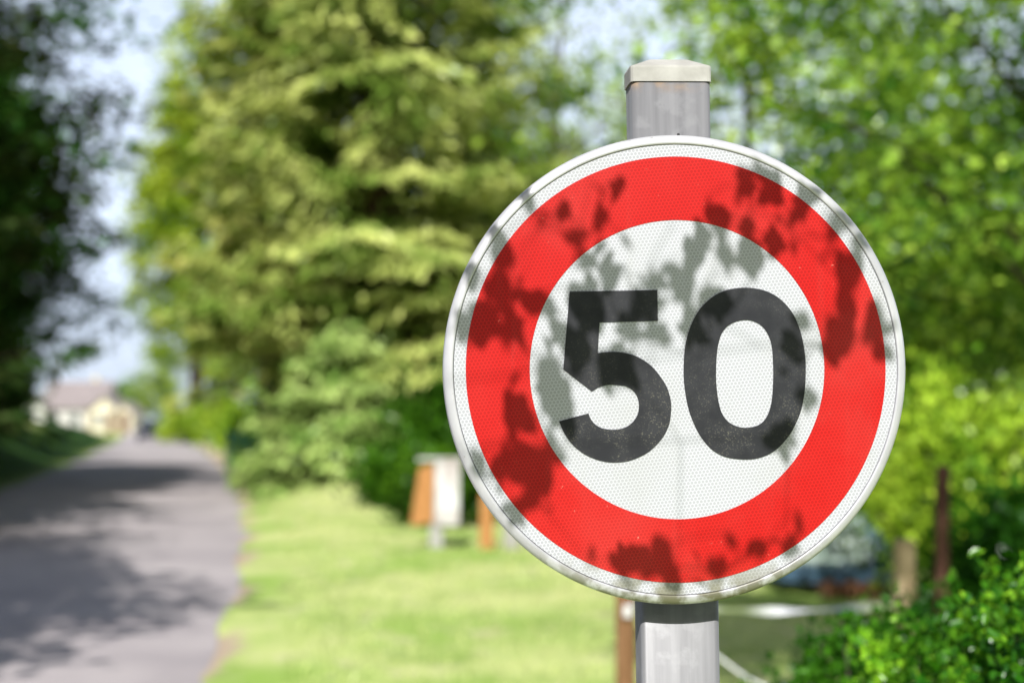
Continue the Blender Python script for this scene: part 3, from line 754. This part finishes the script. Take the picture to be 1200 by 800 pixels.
for k, (u, v, l, w_, a) in enumerate(LEAF_SPOTS):
    tt = .88 + .10 * math.sin(u * 17 + v * 11) + .04 * rl.uniform(-1, 1)
    d0 = rot @ Vector((math.cos(R(a)), 0, math.sin(R(a))))
    for q in range(5):                                   # a tuft: one full leaf and smaller ones, all different
        a_ = rl.uniform(-.5, .5) * l / 1000 * .75; b_ = rl.uniform(-.5, .5) * w_ / 1000 * .9
        e = d0 * a_ + d0.cross(SUN).normalized() * b_
        p = SC + rot @ Vector((u / 1000, 0, v / 1000)) + e + SUN * (tt + rl.uniform(-.06, .06)) - off
        d = Quaternion(SUN, rl.normal(0, .75)) @ (d0 - SUN * d0.dot(SUN) * rl.uniform(.5, 1.0))
        Cs.append(p); Ds.append(d); Ss.append(d.cross(SUN).normalized() + SUN * rl.uniform(-.9, .9))
        f_ = rl.uniform(.42, .78) if q else .88
        if q == 0: Cs[-1] = p - e; Ss[-1] = d.cross(SUN).normalized() + SUN * rl.uniform(-.4, .4)
        Ls.append(max(.014, l / 1000 * f_)); Ws.append(max(.009, min(w_, l * .6) / 1000 * f_ * rl.uniform(1.0, 1.35)))
for k in range(45):                                      # stray leaves between the tufts
    u, v, l, w_, a = LEAF_SPOTS[rl.integers(len(LEAF_SPOTS))]
    p = SC + rot @ Vector((u / 1000 + rl.normal(0, .022), 0, v / 1000 + rl.normal(0, .022))) + SUN * rl.uniform(.8, 1.25) - off
    d = Vector(rl.normal(size=3)); Cs.append(p); Ds.append(d); Ss.append(Vector(rl.normal(size=3))); Ls.append(rl.uniform(.012, .024)); Ws.append(rl.uniform(.007, .013))
Cs = np.array(Cs); 
lm = oval_leaf_mesh('foliage', Cs, np.array(Ds), np.array(Ss), np.array(Ls), np.array(Ws), .15)
# boughs: from the trunk to the leaf groups, with a stalk for every leaf
root_p = Vector((0.02, .06, 2.3))
anchors = [Vector(Cs[i]) for i in (108, 12, 52, 176, 200, 228, 260)]
main_mid = Vector((.9, .55, 2.75))
tube(bmT, [root_p, root_p.lerp(main_mid, .5) + Vector((0, 0, .08)), main_mid], [.022, .016, .011], 7)
tw_pts = []
for a_ in anchors:
    m_ = main_mid.lerp(a_, .5) + Vector((0, 0, .05))
    tube(bmT, [main_mid, m_, a_], [.0012, .0009, .0005], 5)
    for q in range(12): 
        k = q / 11; tw_pts.append((1 - k) ** 2 * main_mid + 2 * k * (1 - k) * m_ + k * k * a_)
att = []
for p, d, l in zip(Cs, Ds, Ls):
    bpt = Vector(p) - Vector(d).normalized() * l * .5
    att.append((min((q - bpt).length for q in tw_pts), bpt))
att.sort(key=lambda q: q[0])
for _, bpt in att:                                       # every stalk leaves the nearest twig or neighbouring stalk
    n_ = min(tw_pts, key=lambda q: (q - bpt).length)
    tube(bmT, [n_, n_.lerp(bpt, .5) + Vector((0, 0, .004)), bpt], [.0006, .0006, .0005], 4, False)
    tw_pts.append(bpt)
link('trunk', bm_mesh(bmT, 'trunk'), M['bark_grey'], tw, True)
M['branch_leaf'] = mat_leaf('branch_leaves', (.05, .12, .02), (.08, .16, .03), (.04, .09, .015), .12, 3, .05)
link('crown', lm, M['branch_leaf'], tw)
xs_ = [ (rl.normal(0.1, .35), rl.normal(.1, .35), rl.uniform(2.4, 3.6)) for _ in range(500)]
me = oval_leaf_mesh('top_foliage', np.array(xs_), rand_unit(rl, 500), rand_unit(rl, 500), rl.uniform(.04, .07, 500), rl.uniform(.02, .035, 500))
link('crown', me, M['maple'], tw)

# ------------------------------------------------------------------ wooden posts, tape, rope
M['brown_wood'] = mat_noise('brown_wood', (.20, .10, .045), (.34, .19, .10), 8, .85, 0, .4, 6, .2, (6, 6, .6))
M['tan_wood'] = mat_noise('tan_wood', (.34, .25, .15), (.48, .37, .24), 8, .85, 0, .4, 6, .2, (6, 6, .6))
M['red_wood'] = mat_noise('reddish_brown_wood', (.07, .028, .026), (.17, .085, .055), 5, .85, 0, .4, 6, .2, (6, 6, .5))
M['orange_wood'] = mat_noise('orange_stained_wood', (.42, .19, .06), (.58, .27, .10), 8, .75, 0, .3, 6, .2, (6, 6, .6))
M['white_paint'] = mat_noise('white_paint', (.50, .43, .42), (.80, .79, .80), 4.5, .6, 0, .05)
M['white_tape'] = mat_noise('white_plastic_tape', (.74, .75, .80), (.88, .88, .90), 3, .4, 0, .1, 3, .4, (1, 1, 1))
M['grey_wood'] = mat_noise('grey_wood', (.36, .34, .33), (.52, .50, .48), 8, .85, 0, .3, 6, .2, (6, 6, .6))
def wood_post(name, label, x, y, w_, h, mat, group=None, round_=False, cap=0.02, rz=0.0, cat='post', lean=0):
    t = thing(name, label, cat, base(x, y), rz, group)
    bm = bmesh.new()
    if round_:
        n = 14
        tube(bm, [(0, 0, -.15), (lean * .3, 0, h * .33), (lean * .6, 0.004, h * .66), (lean, 0, h - cap), (lean, 0, h)], [w_ * .53, w_ * .5, w_ * .5, w_ * .49, w_ * .38], n)
    else:
        vs = box(bm, -w_ / 2, w_ / 2, -w_ / 2, w_ / 2, -.15, h, w_ * .06)
        for v in vs:
            if v.co.z > h - .02: v.co.x *= .8; v.co.y *= .8
            v.co.x += lean * max(0, v.co.z) / h
    link('shaft', bm_mesh(bm, name), M[mat], t, round_)
    return t
FY = 6.0
bx_ = X(733, FY)
wp = wood_post('fence_post', 'brown round wooden fence post with white tape, right behind the metal sign post', bx_, FY, .085, .98, 'brown_wood', None, True)
bm = bmesh.new(); zt = Z(714, FY) - ground_z(bx_, FY)
box(bm, -.014, .022, -.062, -.040, zt - .026, zt + .026, .004)
link('insulator', bm_mesh(bm, 'insulator'), M['white_paint'], wp)
tx_ = X(1060, FY + .2)
tp = wood_post('fence_post', 'tan square wooden stake above the near bush right of the sign', tx_, FY + .2, .095, Z(632, 6.2) - ground_z(tx_, 6.2), 'tan_wood', None, False)
wood_post('tall_stake', 'tall thin reddish-brown stake standing before the yellow-green shrub', X(1103, 8.6), 8.6, .085, Z(545, 8.6) - ground_z(X(1103, 8.6), 8.6), 'red_wood', None, True, lean=.01)
# tape
def strip(name, label, pts, h, mat, twist, cat):
    V = []; Fc = []
    for i, p in enumerate(pts):
        a = twist(i / (len(pts) - 1)); dy, dz = math.sin(a) * h / 2, math.cos(a) * h / 2
        V += [(p[0], p[1] - dy, p[2] - dz), (p[0], p[1] - dy * 0 - .0015, p[2]), (p[0], p[1] + dy, p[2] + dz)]
    for i in range(len(pts) - 1):
        for k in (0, 1):
            a = i * 3 + k; Fc.append((a, a + 3, a + 4, a + 1))
    me = bpy.data.meshes.new(name); me.from_pydata(V, [], Fc); me.update()
    return tag(link(name, me, M[mat], None, True), label, cat)
p0 = Vector((bx_ + .02, FY - .05, Z(705, FY))); p1 = Vector((tx_ - .03, FY + .15, Z(706, 6.2)))
strip('barrier_tape', 'white plastic fence tape stretched between the brown and the tan post', [p0.lerp(p1, i / 40) + Vector((0, 0, -.03 * math.sin(math.pi * i / 40))) for i in range(41)], .034, 'white_tape', lambda k: .3 + 1.25 * math.sin(10 * k + 1), 'tape')
bm = bmesh.new()
rp = [(bx_ + .03, FY - .05, Z(690, FY)), (X(800, FY), FY - .1, Z(733, FY)), (X(845, FY), FY - .1, Z(770, FY)), (X(888, FY), FY - .1, Z(797, FY)), (X(930, FY), FY - .05, Z(800, FY)), (X(985, FY), FY, Z(792, FY)), (tx_, FY + .15, Z(770, FY))]
fine = []
for i in range(len(rp) - 1):
    q0, q1, q2, q3 = [Vector(rp[min(len(rp) - 1, max(0, i + j))]) for j in (-1, 0, 1, 2)]
    for k in range(6):
        s = k / 6; fine.append(.5 * (2 * q1 + (q2 - q0) * s + (2 * q0 - 5 * q1 + 4 * q2 - q3) * s * s + (3 * q1 - q0 - 3 * q2 + q3) * s ** 3))
fine.append(Vector(rp[-1]))
tube(bm, fine, [.007] * len(fine), 6)
tag(link('fence_rope', bm_mesh(bm, 'fence_rope'), M['white_tape'], None, True), 'thin white rope hanging slack below the white tape', 'rope')

# ------------------------------------------------------------------ boards and short post at the lawn's far edge
BY = 16.0
b = thing('notice_board', 'small orange and white boards on a pale post at the lawn edge', 'notice board', base(X(511, BY), BY))
gz_ = ground_z(X(511, BY), BY)
bm = bmesh.new(); box(bm, -.075, .075, .0, .09, -.2, Z(540, BY) - gz_ - .03, .008)
link('post', bm_mesh(bm, 'post'), M['grey_wood'], b)
zt, zb = Z(543, BY) - gz_, Z(617, BY) - gz_
bm = bmesh.new()
prism(bm, [(-.29, zb + .02), (-.035, zb + .05), (-.02, zt), (-.19, zt - .05)], 'y', -.04, -.005)
link('orange_board', bm_mesh(bm, 'orange_board'), M['orange_wood'], b)
bm = bmesh.new(); box(bm, .0, .27, -.045, -.008, zb + .02, zt + .03, .01, Matrix.Rotation(R(-3), 4, 'Z'))
link('white_board', bm_mesh(bm, 'white_board'), M['white_paint'], b)
bm = bmesh.new(); box(bm, -.21, .30, -.07, .13, zt + .035, zt + .065, .006)
link('roof_board', bm_mesh(bm, 'roof_board'), M['white_paint'], b)
wood_post('short_post', 'short orange wooden post half hidden behind the left rim of the sign', X(570, BY + .3), BY + .3, .17, Z(578, BY + .3) - ground_z(X(570, BY), BY), 'orange_wood')
wood_post('short_post', 'low greyish stump right of the orange post', X(600, BY + .4), BY + .4, .2, .26, 'grey_wood', None, True)

# ------------------------------------------------------------------ woodpile under a tarpaulin
WY = 12.5
wx0 = X(966, WY)
gz_ = ground_z(wx0, WY)
M['log_end'] = mat_noise('cut_log_wood', (.22, .09, .045), (.34, .16, .08), 20, .85, 0, .3)
bm = bmesh.new(); tube(bm, [(0, -.5, 0), (0, 0, .005), (0, .4, 0)], [.07, .068, .066], 12)
lme = bm_mesh(bm, 'log')
for k, (dx, lab) in enumerate(((-.10, 'left'), (.07, 'middle'), (.27, 'right'))):
    x = wx0 + dx
    lo = tag(link('log', lme, M['log_end'] if k == 0 else None, None, True), lab + ' one of three reddish logs sticking out under the blue tarpaulin', 'log', 'firewood logs under the tarpaulin')
    lo.location = (x, WY - .28, ground_z(x, WY) + .075); lo.rotation_euler = (0, 1.3 * k, 0)
t = NT('tarpaulin'); o = t.obj(); s = t.n('ShaderNodeSeparateXYZ'); t.l(o, s.inputs[0])
n1 = t.noise(o, 3, 4)
edge = t.math('MAXIMUM', t.ramp(s.outputs[0], .20, .30), t.math('MAXIMUM', t.ramp(s.outputs[2], .30, .22), t.ramp(s.outputs[2], .62, .66)))
c = t.mix(edge, t.mix(t.ramp(n1, .4, .6), (.34, .44, .38), (.50, .58, .52)), (.06, .12, .18))
t.bsdf(c, .4, 0, .5, n1, .3, .03); M['tarp'] = t.m
V = []; Fc = []; NU, NV = 32, 24
for j in range(NV + 1):
    f_ = math.pi * j / NV
    for i in range(NU + 1):
        a = -1 + 2 * i / NU
        e_ = max(.0, 1 - abs(a) ** 4) ** .5
        hh_ = (.46 + .24 * e_) * (1 + .03 * math.sin(8 * a + 3 * f_))
        yy = -.62 * math.cos(f_) * (.55 + .45 * e_) * (1 + .04 * math.sin(11 * a + f_))
        V.append((a * .52 + .01 * math.sin(7 * f_), yy, .10 + (hh_ - .10) * math.sin(f_) ** .7 * (.25 + .75 * e_)))
for j in range(NV):
    for i in range(NU):
        q = j * (NU + 1) + i; Fc.append((q, q + 1, q + NU + 2, q + NU + 1))
me = bpy.data.meshes.new('tarpaulin'); me.from_pydata(V, [], Fc); me.update()
to = tag(link('tarpaulin', me, M['tarp'], None, True), 'pale green and blue tarpaulin draped over a low woodpile behind the sign', 'tarpaulin')
to.location = (wx0, WY, gz_ + .02)

# ------------------------------------------------------------------ turquoise mesh fence beside the conifer
M['teal'] = mat_noise('turquoise_coated_wire', (.05, .26, .20), (.09, .36, .28), 6, .5, .2, .05)
fx = thing('mesh_fence', 'turquoise green wire mesh fence panel left of the low conifer', 'fence', base(X(306, 36), 36), R(62))
bm = bmesh.new()
for i in range(25): box(bm, -1.2 + .1 * i - .012, -1.2 + .1 * i + .012, -.008, .008, .05, 1.15)
for q in (.1, .4, .7, 1.0): box(bm, -1.25, 1.25, -.013, -.009, q - .012, q + .012)
link('mesh_panel', bm_mesh(bm, 'mesh_panel'), M['teal'], fx)
for sx in (-1.28, 1.28):
    bm = bmesh.new(); box(bm, sx - .03, sx + .03, -.03, .03, -.3, 1.2, .006)
    link('post', bm_mesh(bm, 'post'), M['teal'], fx)

# ------------------------------------------------------------------ far houses
def wallm(name, a, b): return mat_noise(name, a, b, 1.2, .9, 0, .1)
M['wall_white'] = wallm('white_render', (.72, .70, .66), (.82, .80, .76)); M['wall_cream'] = wallm('cream_render', (.74, .66, .48), (.84, .76, .58))
t = NT('roof_tiles'); o = t.obj(); n1 = t.noise(o, 1.5, 5); s = t.n('ShaderNodeSeparateXYZ'); t.l(o, s.inputs[0])
rowm = t.math('FRACT', t.math('MULTIPLY', s.outputs[2], 5.0))
c = t.mix(t.ramp(n1, .35, .65), (.28, .24, .235), (.36, .31, .30)); c = t.mix(t.math('MULTIPLY', t.ramp(rowm, .8, 1), .5), c, (.14, .09, .08))
t.bsdf(c, .85); M['roof'] = t.m
M['glass'] = mat_noise('window_glass', (.04, .05, .06), (.07, .08, .09), 2, .12, 0, 0)
M['frame'] = mat_noise('white_frame', (.7, .7, .7), (.8, .8, .8), 4, .5)
M['brown_door'] = mat_noise('brown_door', (.12, .06, .03), (.18, .09, .05), 4, .5)
def house(label, x, y, w_, d, eave, ridge, wall, rz=0.0, wins=((-.28, .9), (.05, .9)), door=.3, gable_front=False, chim=True):
    h = thing('house', label, 'house', (x, y, ground_z(x, y)), rz)
    bm = bmesh.new()
    if gable_front: prism(bm, [(-w_ / 2, -.2), (w_ / 2, -.2), (w_ / 2, eave), (0, ridge), (-w_ / 2, eave)], 'y', -d / 2, d / 2)
    else: prism(bm, [(-d / 2, -.2), (d / 2, -.2), (d / 2, eave), (0, ridge), (-d / 2, eave)], 'x', -w_ / 2, w_ / 2)
    link('wall', bm_mesh(bm, 'wall'), M[wall], h)
    bm = bmesh.new(); hw = (w_ if gable_front else d) / 2; o_ = .35; sl_ = (ridge - eave) / hw; th = .16
    prof = [(-hw - o_, eave - o_ * sl_ + .02), (0, ridge + .02), (hw + o_, eave - o_ * sl_ + .02), (hw + o_, eave - o_ * sl_ + th), (0, ridge + th + .05), (-hw - o_, eave - o_ * sl_ + th)]
    ln = (d if gable_front else w_) / 2 + .3
    prism(bm, prof, 'y' if gable_front else 'x', -ln, ln)
    rf = link('roof', bm_mesh(bm, 'roof'), M['roof'], h)
    if chim:
        bm = bmesh.new(); cx = w_ * .22; box(bm, cx - .3, cx + .3, .1, .6, ridge - .8, ridge + .75, .03); box(bm, cx - .36, cx + .36, .04, .66, ridge + .752, ridge + .85, .02)
        link('chimney', bm_mesh(bm, 'chimney'), M['wall_cream'], rf)
    for fx_, fz in wins:
        ww, wh = .95, 1.15
        bm = bmesh.new(); yf = -d / 2
        for a0, a1, b0, b1 in ((-ww / 2, ww / 2, -.05, .05), (-ww / 2, ww / 2, wh - .05, wh + .05), (-ww / 2, -ww / 2 + .08, .051, wh - .051), (ww / 2 - .08, ww / 2, .051, wh - .051), (-.03, .03, .051, wh - .051)):
            box(bm, fx_ * w_ + a0, fx_ * w_ + a1, yf - .06, yf + .04, fz + b0, fz + b1)
        fr = link('window', bm_mesh(bm, 'window'), M['frame'], h)
        bm = bmesh.new(); box(bm, fx_ * w_ - ww / 2 + .04, fx_ * w_ + ww / 2 - .04, yf - .02, yf + .02, fz + .03, fz + wh - .03)
        link('pane', bm_mesh(bm, 'pane'), M['glass'], fr)
    if door is not None:
        bm = bmesh.new(); box(bm, door * w_ - .5, door * w_ + .5, -d / 2 - .05, -d / 2 + .03, .02, 2.1, .01)
        dr = link('door', bm_mesh(bm, 'door'), M['brown_door'], h)
        bm = bmesh.new(); box(bm, door * w_ + .32, door * w_ + .40, -d / 2 - .12, -d / 2 - .052, 1.0, 1.05, .01)
        link('handle', bm_mesh(bm, 'handle'), M['galv'], dr)
    return h
house('low white house with a pinkish tiled roof at the end of the road', X(96, 152), 152, 6.4, 7.0, 2.7, 5.3, 'wall_white')
house('cream gable-fronted house right of the pinkish roof at the road end', X(131, 147), 147, 3.2, 5.5, 2.3, 3.7, 'wall_cream', 0, ((-.2, .8),), .22, True, False)
house('small white house half hidden by trees left of the road end', X(40, 146), 146, 2.6, 5.0, 2.7, 4.0, 'wall_white', R(10), ((.0, 1.0),), None, True, False)
house('small cream annexe farthest right in the row of houses', X(151, 143), 143, 1.7, 4.0, 2.2, 3.0, 'wall_cream', 0, (), .0, True, False)
for px, yy, s in ((62, 158, .42), (20, 150, .6), (118, 175, .55), (152, 165, .62), (185, 150, .7), (78, 182, .5)):
    tree('wood', 'broadleaf_tree', 'small distant tree among the houses at the road end', X(px, yy), yy, s, None, 'distant trees around the houses')

# ------------------------------------------------------------------ parked car far down the road
M['car_paint'] = mat_noise('dark_blue_car_paint', (.012, .016, .03), (.016, .022, .04), 2, .25, .3, 0)
M['rubber'] = mat_noise('tyre_rubber', (.02, .02, .02), (.03, .03, .03), 20, .9)
M['lamp'] = mat_noise('lamp_glass', (.5, .5, .5), (.6, .6, .6), 20, .15)
car = thing('parked_car', 'dark blue car parked by the road under the bright green tree', 'car', (X(177, 92), 92, ground_z(X(177, 92), 92)), R(14))
bm = bmesh.new()
side = [(-2.0, .32), (-2.05, .6), (-1.95, .82), (-1.1, .96), (1.6, .98), (2.02, .9), (2.05, .5), (1.98, .3)]
prism(bm, side, 'x', -.86, .86)
link('body', bm_mesh(bm, 'body'), M['car_paint'], car)
bm = bmesh.new()
lo_ = [bm.verts.new(p) for p in ((-.80, -1.15, .95), (.80, -1.15, .95), (.80, 1.55, .965), (-.80, 1.55, .965))]
hi_ = [bm.verts.new(p) for p in ((-.62, -.35, 1.44), (.62, -.35, 1.44), (.62, 1.05, 1.44), (-.62, 1.05, 1.44))]
bm.faces.new(hi_)
for k in range(4): bm.faces.new((lo_[k], lo_[(k + 1) % 4], hi_[(k + 1) % 4], hi_[k]))
bm.faces.new(lo_[::-1])
link('cabin', bm_mesh(bm, 'cabin'), M['car_paint'], car)
bm = bmesh.new()
v4 = [bm.verts.new(p) for p in ((-.70, -1.05, 1.02), (.70, -1.05, 1.02), (.57, -.42, 1.405), (-.57, -.42, 1.405))]
for v in v4: v.co += Vector((0, -.012, .014))
bm.faces.new(v4); link('windscreen', bm_mesh(bm, 'windscreen'), M['glass'], car)
for sx in (-1, 1):
    bm = bmesh.new(); vv = [bm.verts.new(p) for p in ((sx * .775, -.95, 1.01), (sx * .775, 1.35, 1.02), (sx * .655, .98, 1.38), (sx * .655, -.36, 1.38))]
    for v in vv: v.co.x += sx * .012
    bm.faces.new(vv); link('side_window', bm_mesh(bm, 'side_window'), M['glass'], car)
    bm = bmesh.new(); box(bm, sx * .62 - .16, sx * .62 + .16, -2.07, -1.97, .62, .76, .02); link('headlight', bm_mesh(bm, 'headlight'), M['lamp'], car)
    for yy in (-1.3, 1.3):
        bm = bmesh.new(); tube(bm, [(sx * .68, yy, .32), (sx * .89, yy, .32)], [.32, .32], 20); wh_ = link('wheel', bm_mesh(bm, 'wheel'), M['rubber'], car)
        bm = bmesh.new(); tube(bm, [(sx * .892, yy, .32), (sx * .905, yy, .32)], [.19, .17], 16); link('rim', bm_mesh(bm, 'rim'), M['galv'], wh_)
